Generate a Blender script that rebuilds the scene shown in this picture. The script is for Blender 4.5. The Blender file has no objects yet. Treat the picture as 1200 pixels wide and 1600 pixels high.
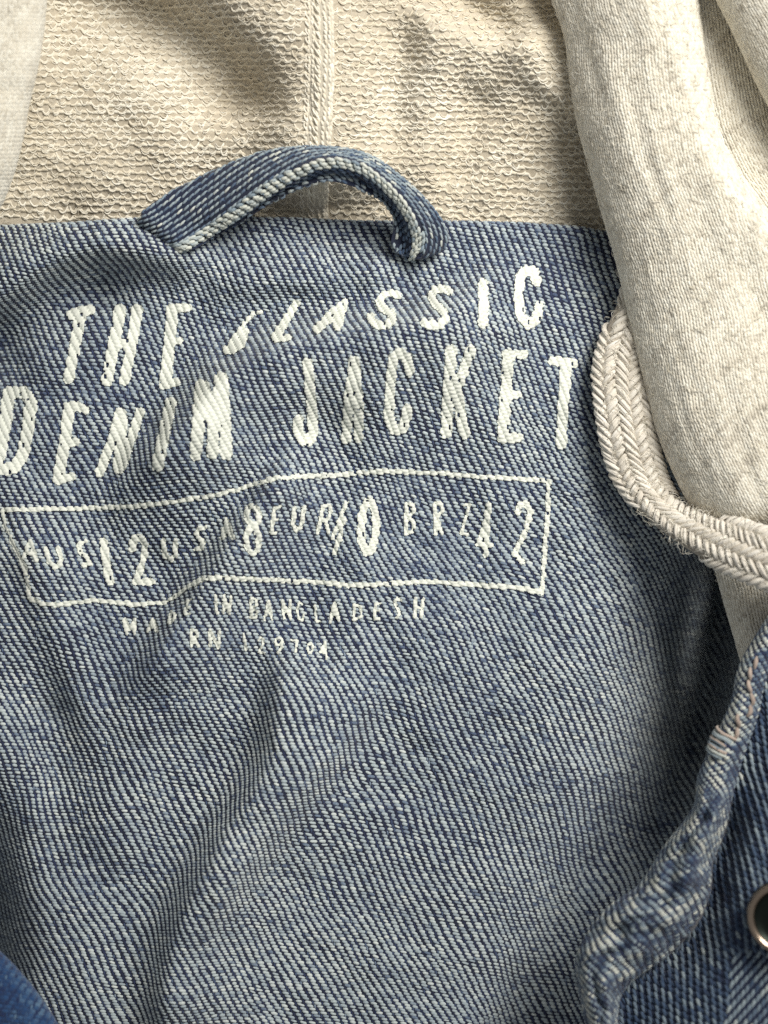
import bpy, math
import numpy as np

# ------------------------------------------------------------------ units
# all layout is in tenths of a millimetre ("u"): x right, y down from the top of a
# 1200 x 1600 u patch of jacket, z up off the cloth.
S = 1e-4
HC = 3000.0
rng = np.random.default_rng(7)
scene = bpy.context.scene
COL = scene.collection

# ------------------------------------------------------------------ camera
cam_d = bpy.data.cameras.new('camera')
cam = bpy.data.objects.new('camera', cam_d)
COL.objects.link(cam)
cam.location = (0, 0, HC * S)
cam_d.sensor_fit = 'HORIZONTAL'
cam_d.sensor_width = 36
cam_d.lens = 90.0
cam_d.clip_start = 0.01
cam_d.clip_end = 20
cam_d.dof.use_dof = True
cam_d.dof.focus_distance = HC * S - 0.002
cam_d.dof.aperture_fstop = 16
scene.camera = cam

# ------------------------------------------------------------------ light
world = bpy.data.worlds.new('World')
scene.world = world
world.use_nodes = True
bg = world.node_tree.nodes['Background']
bg.inputs[0].default_value = (0.96, 0.98, 1.0, 1)
bg.inputs[1].default_value = 0.23


def lamp(name, loc, target, radius, cone, power, col):
    from mathutils import Vector
    d = bpy.data.lights.new(name, 'SPOT')
    d.shadow_soft_size = radius
    d.spot_size = math.radians(cone)
    d.spot_blend = 1.0
    d.energy = power
    d.color = col
    o = bpy.data.objects.new(name, d)
    COL.objects.link(o)
    o.location = loc
    o.rotation_euler = (Vector(target) - Vector(loc)).to_track_quat('-Z', 'Y').to_euler()
    return o


lamp('key_spot', (0.19, 0.22, 0.33), (0.008, 0.034, 0), 0.12, 50, 12.8, (1.0, 0.968, 0.91))  # unseen spot for the soft indoor light; faded cone added to dim the bottom

scene.view_settings.view_transform = 'Standard'
scene.view_settings.look = 'None'
scene.view_settings.exposure = 0.0
scene.view_settings.gamma = 1.0
scene.view_settings.use_curve_mapping = False


# ------------------------------------------------------------------ numeric helpers
def Wd(P):
    """layout (x, y, z) -> metres"""
    P = np.asarray(P, float)
    k = (HC - P[..., 2]) / HC
    return np.stack([(P[..., 0] - 600) * k, (800 - P[..., 1]) * k, P[..., 2]], -1) * S


def hash2(i, j, seed):
    n = (i.astype(np.int64) * 374761393 + j.astype(np.int64) * 668265263 + seed * 1442695041) & 0x7fffffff
    n = ((n ^ (n >> 13)) * 1274126177) & 0x7fffffff
    return ((n ^ (n >> 16)) & 0xffff) / 65535.0


def vnoise(x, y, seed=0):
    x = np.asarray(x, float)
    y = np.asarray(y, float)
    i = np.floor(x); j = np.floor(y)
    fx = x - i; fy = y - j
    fx = fx * fx * (3 - 2 * fx); fy = fy * fy * (3 - 2 * fy)
    a = hash2(i, j, seed); b = hash2(i + 1, j, seed)
    c = hash2(i, j + 1, seed); d = hash2(i + 1, j + 1, seed)
    return (a + (b - a) * fx) * (1 - fy) + (c + (d - c) * fx) * fy


def fbm(x, y, seed=0):
    return (vnoise(x, y, seed) - .5) * 1.2 + (vnoise(x * 2.1, y * 2.1, seed + 5) - .5) * .6 + (vnoise(x * 4.3, y * 4.3, seed + 9) - .5) * .3


def norm(v):
    return v / np.maximum(np.linalg.norm(v, axis=-1, keepdims=True), 1e-12)


def crom(P, t):
    """Catmull-Rom along axis 0, t in [0, n-1]"""
    P = np.asarray(P, float)
    n = len(P)
    i = np.clip(np.floor(t).astype(int), 0, n - 2)
    f = (t - i).reshape((-1,) + (1,) * (P.ndim - 1))
    p1 = P[i]; p2 = P[i + 1]
    p0 = np.where((i > 0).reshape(f.shape), P[np.maximum(i - 1, 0)], 2 * p1 - p2)
    p3 = np.where((i + 2 < n).reshape(f.shape), P[np.minimum(i + 2, n - 1)], 2 * p2 - p1)
    return .5 * (2 * p1 + (p2 - p0) * f + (2 * p0 - 5 * p1 + 4 * p2 - p3) * f ** 2 + (3 * p1 - p0 - 3 * p2 + p3) * f ** 3)


def arclen(P):
    d = np.linalg.norm(np.diff(P, axis=0), axis=-1)
    return np.concatenate([[0], np.cumsum(d)])


def loft(rails, nv, nu, anchor=1):
    """rails (r, m, 3): smooth along each rail, smooth across; rows spaced evenly along the anchor rail"""
    rails = np.asarray(rails, float)
    m = rails.shape[1]
    tt = np.linspace(0, m - 1, 400)
    L = arclen(crom(rails[anchor], tt))
    t = np.interp(np.linspace(0, L[-1], nv), L, tt)
    R = np.stack([crom(r, t) for r in rails])
    A = crom(R, np.linspace(0, len(rails) - 1, nu))
    return np.transpose(A, (1, 0, 2))


def bil(A, fi, fj):
    nv, nu = A.shape[:2]
    fi = np.clip(fi, 0, nv - 1.001); fj = np.clip(fj, 0, nu - 1.001)
    i = np.floor(fi).astype(int); j = np.floor(fj).astype(int)
    a = fi - i; b = fj - j
    if A.ndim > 2:
        a = a[..., None]; b = b[..., None]
    return (A[i, j] * (1 - b) + A[i, j + 1] * b) * (1 - a) + (A[i + 1, j] * (1 - b) + A[i + 1, j + 1] * b) * a


def grid_normals(Pw):
    du = np.gradient(Pw, axis=1)
    dv = np.gradient(Pw, axis=0)
    n = norm(np.cross(dv, du))
    return n


class Sheet:
    """a cloth surface on a grid; rows = material v, columns = material u, both in u units"""

    def __init__(self, P, u0, v0, du, dv, valid=None, flip=False):
        self.P = P
        self.W = Wd(P)
        self.N = grid_normals(self.W)
        if flip:
            self.N = -self.N
        self.u0, self.v0, self.du, self.dv = u0, v0, du, dv
        self.valid = np.ones(P.shape[:2]) if valid is None else valid.astype(float)
        self.umax = u0 + du * (P.shape[1] - 1)
        self.vmax = v0 + dv * (P.shape[0] - 1)

    def at(self, u, v, lift=0.0):
        fi = (v - self.v0) / self.dv
        fj = (u - self.u0) / self.du
        p = bil(self.W, fi, fj)
        n = norm(bil(self.N, fi, fj))
        return p + n * (np.asarray(lift)[..., None] * S), n

    def lay(self, u, v):
        return bil(self.P, (v - self.v0) / self.dv, (u - self.u0) / self.du)

    def inside(self, u, v, m=2.0):
        ok = (u > self.u0 + m) & (u < self.umax - m) & (v > self.v0 + m) & (v < self.vmax - m)
        return ok & (bil(self.valid, (v - self.v0) / self.dv, (u - self.u0) / self.du) > .98)


def arc_sheet(P, anchor, du, flip=False):
    """re-sample every row of a lofted grid at equal arc length from the anchor column"""
    nv, nu = P.shape[:2]
    lo, hi = 0., 0.
    s_all = []
    for i in range(nv):
        s = arclen(P[i]); s = s - s[anchor]
        s_all.append(s); lo = min(lo, s[0]); hi = max(hi, s[-1])
    us = np.arange(math.floor(lo / du), math.ceil(hi / du) + 1) * du
    Q = np.zeros((nv, len(us), 3)); ok = np.zeros((nv, len(us)), bool)
    for i in range(nv):
        for c in range(3):
            Q[i, :, c] = np.interp(us, s_all[i], P[i, :, c])
        ok[i] = (us >= s_all[i][0] - du) & (us <= s_all[i][-1] + du)
    mid = P[:, anchor]
    dv = arclen(mid)[-1] / (nv - 1)
    sh = Sheet(P, 0, 0, 1, 1, flip=flip)
    q = Sheet(Q, us[0], 0, du, dv, ok, flip=flip)
    # normals of clamped columns are unusable, but the beads there are masked out anyway
    return q


# ------------------------------------------------------------------ mesh helpers
def mesh_obj(name, V, Q, mat, parent=None, tone=None, smooth=True, kind=None, tris=None):
    me = bpy.data.meshes.new(name)
    V = np.asarray(V, np.float32).reshape(-1, 3)
    Q = np.asarray(Q, np.int32).reshape(-1, 4)
    me.vertices.add(len(V))
    me.vertices.foreach_set('co', V.ravel())
    me.loops.add(Q.size)
    me.loops.foreach_set('vertex_index', Q.ravel())
    me.polygons.add(len(Q))
    me.polygons.foreach_set('loop_start', np.arange(0, Q.size, 4, dtype=np.int32))
    me.polygons.foreach_set('loop_total', np.full(len(Q), 4, np.int32))
    me.polygons.foreach_set('use_smooth', np.full(len(Q), smooth))
    if tone is not None:
        at = me.attributes.new('tone', 'FLOAT', 'POINT')
        at.data.foreach_set('value', np.asarray(tone, np.float32).ravel())
    me.update(calc_edges=True)
    me.validate()
    me.materials.append(mat)
    o = bpy.data.objects.new(name, me)
    COL.objects.link(o)
    o.parent = parent
    if kind:
        o['kind'] = kind
    return o


def grid_quads(nv, nu):
    i, j = np.meshgrid(np.arange(nv - 1), np.arange(nu - 1), indexing='ij')
    a = i * nu + j
    return np.stack([a, a + nu, a + nu + 1, a + 1], -1).reshape(-1, 4)


def grid_obj(name, P, mat, parent, tone=None, flip=False, kind=None):
    nv, nu = P.shape[:2]
    q = grid_quads(nv, nu)
    if flip:
        q = q[:, ::-1]
    return mesh_obj(name, Wd(P), q, mat, parent, tone=np.full(nv * nu, .5) if tone is None else tone, kind=kind)


PB = np.array([-1.0, -.58, .58, 1.0])
PN = np.array([-.55, .85, .85, -.55])


def strands_geo(path, N, w, h):
    """path (n,k,3) metres, N (n,k,3), w/h (n,k) u half width / height -> verts, quads of half-round yarns"""
    n, k = path.shape[:2]
    T = np.gradient(path, axis=1)
    T = norm(T)
    B = norm(np.cross(N, T))
    N2 = np.cross(T, B)
    w = np.broadcast_to(w, (n, k)) * S
    h = np.broadcast_to(h, (n, k)) * S
    V = path[:, :, None, :] + B[:, :, None, :] * (w[:, :, None] * PB)[..., None] + N2[:, :, None, :] * (h[:, :, None] * PN)[..., None]
    base = (np.arange(n) * k * 4)[:, None, None]
    i, j = np.meshgrid(np.arange(k - 1), np.arange(3), indexing='ij')
    a = (i * 4 + j)[None]
    q = np.stack([base + a, base + a + 1, base + a + 5, base + a + 4], -1).reshape(-1, 4)
    return V.reshape(-1, 3), q[:, ::-1]


def strands(name, path, N, w, h, tone, mat, parent, kind='stuff'):
    n, k = path.shape[:2]
    V, Q = strands_geo(path, N, w, h)
    t = np.repeat(np.broadcast_to(tone.reshape(n, -1), (n, k)).reshape(-1), 4)
    return mesh_obj(name, V, Q, mat, parent, tone=t, kind=kind)


# ------------------------------------------------------------------ materials
def yarn_mat(name, cols, rough=.85, nscale=26000, bump=.35, sheen=.25, vary=.18, spec=.25):
    m = bpy.data.materials.new(name)
    m.use_nodes = True
    nt = m.node_tree
    nd = nt.nodes
    b = nd['Principled BSDF']
    b.inputs['Roughness'].default_value = rough
    b.inputs['Specular IOR Level'].default_value = spec
    b.inputs['Sheen Weight'].default_value = sheen
    b.inputs['Sheen Roughness'].default_value = .6
    at = nd.new('ShaderNodeAttribute'); at.attribute_name = 'tone'
    rp = nd.new('ShaderNodeValToRGB')
    el = rp.color_ramp.elements
    el[0].position, el[0].color = cols[0][0], (*cols[0][1], 1)
    el[1].position, el[1].color = cols[-1][0], (*cols[-1][1], 1)
    for p, c in cols[1:-1]:
        e = el.new(p); e.color = (*c, 1)
    tc = nd.new('ShaderNodeTexCoord')
    nz = nd.new('ShaderNodeTexNoise'); nz.inputs['Scale'].default_value = nscale
    nz.inputs['Detail'].default_value = 3
    nt.links.new(tc.outputs['Object'], nz.inputs['Vector'])
    nz2 = nd.new('ShaderNodeTexNoise'); nz2.inputs['Scale'].default_value = nscale * .21
    nt.links.new(tc.outputs['Object'], nz2.inputs['Vector'])
    ad = nd.new('ShaderNodeMath'); ad.operation = 'ADD'
    nt.links.new(nz.outputs['Fac'], ad.inputs[0]); nt.links.new(nz2.outputs['Fac'], ad.inputs[1])
    mr = nd.new('ShaderNodeMapRange')
    mr.inputs['From Min'].default_value = .6; mr.inputs['From Max'].default_value = 1.4
    mr.inputs['To Min'].default_value = -vary; mr.inputs['To Max'].default_value = vary
    nt.links.new(ad.outputs[0], mr.inputs['Value'])
    a2 = nd.new('ShaderNodeMath'); a2.operation = 'ADD'
    nt.links.new(at.outputs['Fac'], a2.inputs[0]); nt.links.new(mr.outputs[0], a2.inputs[1])
    nt.links.new(a2.outputs[0], rp.inputs['Fac'])
    nt.links.new(rp.outputs['Color'], b.inputs['Base Color'])
    bp = nd.new('ShaderNodeBump'); bp.inputs['Strength'].default_value = bump
    bp.inputs['Distance'].default_value = 1.2 * S
    nt.links.new(nz.outputs['Fac'], bp.inputs['Height'])
    nt.links.new(bp.outputs['Normal'], b.inputs['Normal'])
    return m


def hexc(r, g, b):
    f = lambda c: ((c / 255 + .055) / 1.055) ** 2.4 if c > 10 else c / 255 / 12.92
    return (f(r), f(g), f(b))


M_weft = yarn_mat('denim_weft_yarn', [(0, hexc(54, 68, 100)), (.35, hexc(110, 126, 146)), (.7, hexc(180, 192, 195)), (1, hexc(220, 226, 221))])
M_warp = yarn_mat('denim_warp_yarn', [(0, hexc(16, 24, 52)), (.5, hexc(36, 48, 86)), (.85, hexc(78, 95, 125)), (1, hexc(140, 154, 170))])
M_base = yarn_mat('denim_ground', [(0, hexc(11, 16, 38)), (1, hexc(26, 34, 64))])
M_fbase = yarn_mat('front_denim_ground', [(0, hexc(14, 22, 46)), (1, hexc(32, 50, 86))])
M_fyarn = yarn_mat('front_denim_yarn', [(0, hexc(24, 36, 66)), (.4, hexc(62, 84, 112)), (.75, hexc(148, 163, 170)), (1, hexc(214, 216, 204))])
M_print = yarn_mat('white_screen_print', [(0, hexc(190, 196, 186)), (1, hexc(238, 240, 228))], rough=.7, bump=.5, sheen=0, nscale=16000)
M_terry = yarn_mat('oatmeal_terry_yarn', [(0, hexc(172, 161, 139)), (.5, hexc(224, 213, 190)), (1, hexc(247, 242, 227))])
M_tbase = yarn_mat('oatmeal_terry_ground', [(0, hexc(168, 157, 137)), (1, hexc(226, 216, 196))], bump=.8, nscale=9000)
M_jers = yarn_mat('oatmeal_jersey_yarn', [(0, hexc(128, 122, 110)), (.35, hexc(190, 183, 168)), (.7, hexc(226, 219, 202)), (1, hexc(244, 240, 226))])
M_jbase = yarn_mat('oatmeal_jersey_ground', [(0, hexc(136, 128, 112)), (1, hexc(206, 198, 180))])
M_cord = yarn_mat('cream_cord_yarn', [(0, hexc(168, 158, 143)), (.5, hexc(216, 208, 194)), (1, hexc(242, 237, 226))])
M_tan = yarn_mat('tan_sewing_thread', [(0, hexc(134, 118, 108)), (1, hexc(204, 186, 172))])
M_hair = yarn_mat('loose_fibre', [(0, hexc(200, 192, 172)), (1, hexc(244, 240, 228))])


def metal_mat(name, col, rough, nscale=3000):
    m = bpy.data.materials.new(name); m.use_nodes = True
    nt = m.node_tree; b = nt.nodes['Principled BSDF']
    b.inputs['Metallic'].default_value = 1
    tc = nt.nodes.new('ShaderNodeTexCoord')
    nz = nt.nodes.new('ShaderNodeTexNoise'); nz.inputs['Scale'].default_value = nscale
    nt.links.new(tc.outputs['Object'], nz.inputs['Vector'])
    mr = nt.nodes.new('ShaderNodeMapRange')
    mr.inputs['To Min'].default_value = rough * .7; mr.inputs['To Max'].default_value = rough * 1.4
    nt.links.new(nz.outputs['Fac'], mr.inputs['Value'])
    nt.links.new(mr.outputs[0], b.inputs['Roughness'])
    b.inputs['Base Color'].default_value = (*col, 1)
    return m


M_brass = metal_mat('aged_copper', hexc(176, 158, 140), .25)
M_dark = metal_mat('blackened_metal', hexc(44, 50, 46), .42)

# ------------------------------------------------------------------ root of the jacket
jacket = bpy.data.objects.new('denim_jacket', None)
COL.objects.link(jacket)
jacket['label'] = 'blue denim jacket with oatmeal jersey hood, opened to its white printed neck label'
jacket['category'] = 'jacket'

# surface the jacket lies on (under the cloth)
tm = bpy.data.materials.new('painted_board'); tm.use_nodes = True
tb = tm.node_tree.nodes['Principled BSDF']
tn = tm.node_tree.nodes.new('ShaderNodeTexNoise'); tn.inputs['Scale'].default_value = 40
tr = tm.node_tree.nodes.new('ShaderNodeValToRGB')
tr.color_ramp.elements[0].color = (.20, .19, .18, 1); tr.color_ramp.elements[1].color = (.27, .26, .24, 1)
tm.node_tree.links.new(tn.outputs['Fac'], tr.inputs['Fac'])
tm.node_tree.links.new(tr.outputs['Color'], tb.inputs['Base Color'])
tz = -0.045
ground = mesh_obj('table_top', [(-.6, -.6, tz), (.6, -.6, tz), (.6, .6, tz), (-.6, .6, tz)], [[0, 1, 2, 3]], tm, kind='structure')


# ------------------------------------------------------------------ wrinkle fields
def poly_dist(X, Y, pts):
    """distance to polyline, signed (+ on the right hand of travel, y down), and 0..1 arc position"""
    pts = np.asarray(pts, float)
    seg = np.linalg.norm(np.diff(pts, axis=0), axis=1)
    acc = np.concatenate([[0], np.cumsum(seg)])
    best = np.full(X.shape, 1e18); sd = np.zeros(X.shape); tt = np.zeros(X.shape)
    for k in range(len(pts) - 1):
        ax, ay = pts[k]; bx, by = pts[k + 1]
        dx, dy = bx - ax, by - ay
        L2 = dx * dx + dy * dy
        t = ((X - ax) * dx + (Y - ay) * dy) / L2
        tc = np.clip(t, 0, 1)
        d2 = (X - ax - tc * dx) ** 2 + (Y - ay - tc * dy) ** 2
        s = np.sign(dx * (Y - ay) - dy * (X - ax))
        m = d2 < best
        best = np.where(m, d2, best)
        sd = np.where(m, s, sd)
        tt = np.where(m, (acc[k] + tc * seg[k]) / acc[-1], tt)
    return np.sqrt(best) * np.where(sd == 0, 1, sd), tt


def smooth_poly(pts, n=40):
    pts = np.asarray(pts, float)
    return crom(pts, np.linspace(0, len(pts) - 1, n))


def fold(X, Y, pts, amp, wpos, wneg, fade=.25):
    """asymmetric ridge along a crest line; wpos = width on the right hand of travel (y down)"""
    d, t = poly_dist(X, Y, smooth_poly(pts, 24))
    w = np.where(d > 0, wpos, wneg)
    e = np.clip(t / fade, 0, 1) * np.clip((1 - t) / fade, 0, 1) if fade > 0 else 1
    e = e * e * (3 - 2 * e) if fade > 0 else 1
    return amp * e * np.exp(-(d / w) ** 2)


def h_back(X, Y):
    z = np.zeros_like(X)
    # broad fall to both sides and to the bottom
    z -= 26 * np.clip((X - 640) / 420, 0, 3) ** 2
    z -= 14 * np.clip((330 - X) / 400, 0, 3) ** 2
    # diagonal creases (travel is towards lower left: right hand of travel = upper left)
    z += fold(X, Y, [(860, 405), (780, 455), (700, 500), (600, 525), (510, 540), (425, 560), (350, 602), (298, 665), (225, 748), (150, 840)], 98, 40, 125)
    z += fold(X, Y, [(520, 660), (455, 735), (390, 825), (315, 935), (235, 1055), (170, 1150)], 74, 30, 90)
    z += fold(X, Y, [(470, 960), (452, 1040), (440, 1120), (428, 1200), (358, 1310), (292, 1440), (266, 1550), (250, 1720)], 88, 32, 95, .2)
    z += fold(X, Y, [(620, 1020), (540, 1140), (450, 1260), (345, 1400), (270, 1500)], 30, 62, 26)
    # ridge under the neck seam at the left, steep below
    z += fold(X, Y, [(-120, 540), (-20, 470), (70, 405), (150, 380), (250, 392), (360, 400)], 76, 36, 66)
    z += fold(X, Y, [(300, 440), (420, 436), (520, 432), (640, 415)], 28, 30, 40)
    z -= fold(X, Y, [(-60, 560), (40, 500), (130, 458), (230, 452)], 30, 44, 44)
    z -= 70 * np.exp(-((X + 25) / 75) ** 2) * np.exp(-((Y - 560) / 95) ** 2)
    # left side
    z += fold(X, Y, [(20, 760), (50, 880), (75, 960), (120, 1080), (160, 1200)], 26, 30, 60)
    z -= fold(X, Y, [(70, 1020), (88, 1150), (95, 1290), (70, 1420)], 30, 45, 45)
    z -= 210 * np.exp(-((X + 30) / 58) ** 2) * np.clip((Y - 1200) / 200, 0, 1)
    z += fold(X, Y, [(200, 560), (120, 640), (40, 740)], 8, 40, 50)
    z += fold(X, Y, [(600, 560), (580, 720), (560, 860), (520, 960)], 16, 34, 44)
    z += fold(X, Y, [(760, 930), (700, 1040), (620, 1180)], 14, 50, 60)
    z += fold(X, Y, [(230, 1080), (190, 1220), (170, 1380)], 16, 40, 60)
    z += fold(X, Y, [(560, 1230), (520, 1400), (520, 1600)], 7, 60, 80)
    # the valley below the front edge on the right, and the side panel climbing out of it
    d, t = poly_dist(X, Y, smooth_poly([(1150, 700), (1120, 860), (1085, 960), (1040, 1080), (1000, 1190), (950, 1310), (880, 1460), (840, 1650)]))
    z -= 75 * np.exp(-(d / 85) ** 2) * np.clip((Y - 780) / 200, 0, 1)
    z += np.clip(-d, 0, 260) * .12 * np.clip((Y - 850) / 250, 0, 1)
    d, t = poly_dist(X, Y, smooth_poly([(1190, 780), (1150, 870), (1135, 960), (1112, 1060), (1090, 1160), (1070, 1250), (1020, 1360)]))
    z -= 260 * np.exp(-(d / 62) ** 2) * np.clip((Y - 800) / 90, 0, 1) * np.clip((1400 - Y) / 250, 0, 1)
    z += 16 * fbm(X / 170, Y / 170, 3) + 7.0 * fbm(X / 60, Y / 60, 11)
    # small slanting puckers left by washing
    sa_ = X * .80 + Y * .60; ca_ = -X * .60 + Y * .80
    z += 12 * np.clip(vnoise(sa_ / 46 + .6 * fbm(X / 90, Y / 90, 15), ca_ / 210, 13) - .35, 0, 1) ** 1.5 * 2 * np.clip(vnoise(X / 260, Y / 260, 14) * 2 - .4, 0, 1)
    return z


hx = np.arange(-460, 1700, 4.0)
hy = np.arange(250, 2000, 4.0)
HXg, HYg = np.meshgrid(hx, hy)
Hmap = h_back(HXg, HYg)


def hb(x, y):
    return bil(Hmap, (y - 250) / 4.0, (x + 460) / 4.0)


EDGE = np.array([(-500, 366), (0, 357), (100, 353), (200, 346), (300, 343), (450, 345), (560, 350), (700, 350), (800, 352), (900, 358), (965, 370), (1060, 390), (1200, 430), (1700, 560)], float)


def edge_y(x):
    return np.interp(x, EDGE[:, 0], EDGE[:, 1])


# material grid relaxed onto the wrinkled height field so the weave keeps its length over every fold
def relax(X, step, its):
    X0 = X.copy()
    for _ in range(its):
        P = np.concatenate([X, hb(X[..., 0], X[..., 1])[..., None]], -1)
        acc = np.zeros_like(X)
        for sl_a, sl_b, rest, wt in (
            ((slice(None), slice(None, -1)), (slice(None), slice(1, None)), step, 1.0),
            ((slice(None, -1), slice(None)), (slice(1, None), slice(None)), step, 1.0),
            ((slice(None, -1), slice(None, -1)), (slice(1, None), slice(1, None)), step * 2 ** .5, .35),
            ((slice(None, -1), slice(1, None)), (slice(1, None), slice(None, -1)), step * 2 ** .5, .35),
        ):
            d = P[sl_b] - P[sl_a]
            L = np.linalg.norm(d, axis=-1)
            c = d[..., :2] * (wt * (L - rest) / np.maximum(L, 1e-6))[..., None]
            acc[sl_a] += c
            acc[sl_b] -= c
        X = X + acc * .22 + (X0 - X) * .0008
        X[0, :, 1] = edge_y(X[0, :, 0])
    return X


def up2(X):
    nv, nu = X.shape[:2]
    a = crom(X, np.linspace(0, nv - 1, 2 * nv - 1))
    return np.transpose(crom(np.transpose(a, (1, 0, 2)), np.linspace(0, nu - 1, 2 * nu - 1)), (1, 0, 2))


st = 24.0
uu = np.arange(-360, 1600, st); vv = np.arange(0, 1520, st)
Ug, Vg = np.meshgrid(uu, vv)
X = np.stack([Ug, Vg + edge_y(Ug)], -1)
X = relax(X, st, 700)
X = relax(up2(X), st / 2, 160)
X = up2(X); st = st / 4
BackP = np.concatenate([X, hb(X[..., 0], X[..., 1])[..., None]], -1)
# the folded neck edge: a few rows rolled under at the top
top = BackP[0]
roll = np.stack([np.stack([top[:, 0], top[:, 1] + dy, top[:, 2] + dz], -1) for dy, dz in ((14, -26), (2, -22), (-4, -12), (-4, -4))])
bp_full = np.concatenate([roll, BackP], 0)
back = Sheet(bp_full, -360, -4 * st, st, st)
back_panel = grid_obj('back_panel', bp_full, M_base, jacket)

# ------------------------------------------------------------------ twill weave
REP, ROW, SH = 12.2, 5.0, 3.1
TH = math.radians(5)


def weave_warp(u, v):
    return 15 * fbm(u / 230, v / 230, 21), 17 * fbm(u / 210, v / 210, 33)


def weave_coords(u, v):
    wu, wv = weave_warp(u, v)
    u = u + wu; v = v + wv
    return u * math.cos(TH) + v * math.sin(TH), -u * math.sin(TH) + v * math.cos(TH)


def weave_inv(a, b):
    u = a * math.cos(TH) - b * math.sin(TH); v = a * math.sin(TH) + b * math.cos(TH)
    u0, v0 = u, v
    for _ in range(4):
        wu, wv = weave_warp(u, v)
        u = u0 - wu; v = v0 - wv
    return u, v


def twill(sheet, name_w, name_p, parent, urange, vrange, mw, mp, inv=weave_inv, rep=REP, row=ROW, sh=SH, tone_fn=None, scale=1.0, seed=1, margin=3):
    r_ = np.random.default_rng(seed)
    diag = max(abs(urange[0]), abs(urange[1])) + max(abs(vrange[0]), abs(vrange[1]))
    R = np.arange(-int(diag / row), int(diag / row) + 1)
    Nn = np.arange(-int(2 * diag / rep), int(2 * diag / rep) + 1)
    r, n = np.meshgrid(R, Nn, indexing='ij')
    r = r.ravel().astype(float); n = n.ravel().astype(float)
    a = n * rep + sh * r
    b = r * row
    u, v = inv(a, b)
    ok = (u > urange[0]) & (u < urange[1]) & (v > vrange[0]) & (v < vrange[1])
    ok[ok] &= sheet.inside(u[ok], v[ok], margin)
    a, b, r, n = a[ok], b[ok], r[ok], n[ok]
    m = len(a)
    # weft floats
    jit = r_.normal(0, .42, m)
    half = rep * .362 * (1 + r_.normal(0, .10, m))
    thick = (1 + .14 * (vnoise(a / 70, r * 7.3, 4) - .5) * 2 + r_.normal(0, .10, m))
    offs = np.array([-1.0, -.52, .52, 1.0])
    aa = a[:, None] + jit[:, None] + half[:, None] * offs
    bb = b[:, None] + r_.normal(0, .3, m)[:, None] + (1 + r_.normal(0, .5, m))[:, None] * np.array([-.95, -.42, .42, .95]) * scale
    U, V = inv(aa, bb)
    lift = np.array([-1.2, .9, .9, -1.2]) * scale + r_.normal(0, .15, m)[:, None]
    P, N = sheet.at(U, V, lift)
    w = np.array([1.5, 2.7, 2.7, 1.5]) * scale * thick[:, None] * row / 5.75
    h = np.array([.8, 1.2, 1.2, .8]) * scale
    uu_, vv_ = inv(a, b)
    base_t = tone_fn(uu_, vv_) if tone_fn else .68 + .17 * fbm(uu_ / 170, vv_ / 170, 51)
    tone = base_t + .16 * (vnoise(a / 46, r * 5.7, 8) - .5) * 2 * .8 + r_.normal(0, .08, m) - .3 * (r_.random(m) < .04)
    strands(name_w, P, N, w, h, np.clip(tone, 0, 1), mw, parent)
    # warp yarns crossing between the floats
    offs = np.array([-1.0, 0, 1.0])
    aa = (a + rep * .5 + r_.normal(0, .3, m))[:, None] + offs * .55
    bb = b[:, None] + offs * row * .62
    U, V = inv(aa, bb)
    ok2 = sheet.inside(U.reshape(-1), V.reshape(-1), 1).reshape(U.shape).all(1)
    P, N = sheet.at(U, V, np.array([-.8, .95, -.8]) * scale)
    tone = np.clip(.30 + .22 * (vnoise(n * 3.1 + r * .0, b / 60, 5) - .5) * 2 + r_.normal(0, .2, m), 0, 1)
    strands(name_p, P[ok2], N[ok2], np.array([1.1, 1.65, 1.1]) * scale, np.array([.8, 1.3, .8]) * scale, tone[ok2], mp, parent)


twill(back, 'weft_yarns', 'warp_yarns', back_panel, (-130, 1330), (-14, 1350), M_weft, M_warp)

# ------------------------------------------------------------------ the print
gu = np.arange(-60, 960, 1.4); gv = np.arange(40, 800, 1.4)
GU, GV = np.meshgrid(gu, gv)
GL = back.lay(GU, GV)
ga, gb = weave_coords(GU, GV)
gr = np.round(gb / ROW)
gda = np.mod(ga - SH * gr + REP / 2, REP) - REP / 2
gdb = gb - ROW * gr
hump = np.clip(1 - (np.abs(gda) / 5.6) ** 4, 0, 1) * np.sqrt(np.clip(1 - (gdb / 3.0) ** 2, 0, 1))
gap = np.abs(gda) > 5.2
g_edge = 1.5 * (vnoise(GU / 5, GV / 4, 61) - .5) * 2 + 1.1 * (.5 - hump)
g_hole = (gap & (vnoise(np.floor((ga - SH * gr) / REP) * 3.7, gr * 2.3, 71) > .86))
g_wear = vnoise(GU / 7, GV / 6, 77) * .6 + vnoise(GU / 3, GV / 2.6, 78) * .4


def ell(cx, cy, rx, ry, tilt=0, n=16):
    t = np.linspace(0, 2 * math.pi, n + 1)
    x = rx * np.cos(t); y = ry * np.sin(t)
    c, s = math.cos(tilt), math.sin(tilt)
    return list(zip(cx + x * c - y * s, cy + x * s + y * c))


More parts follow.
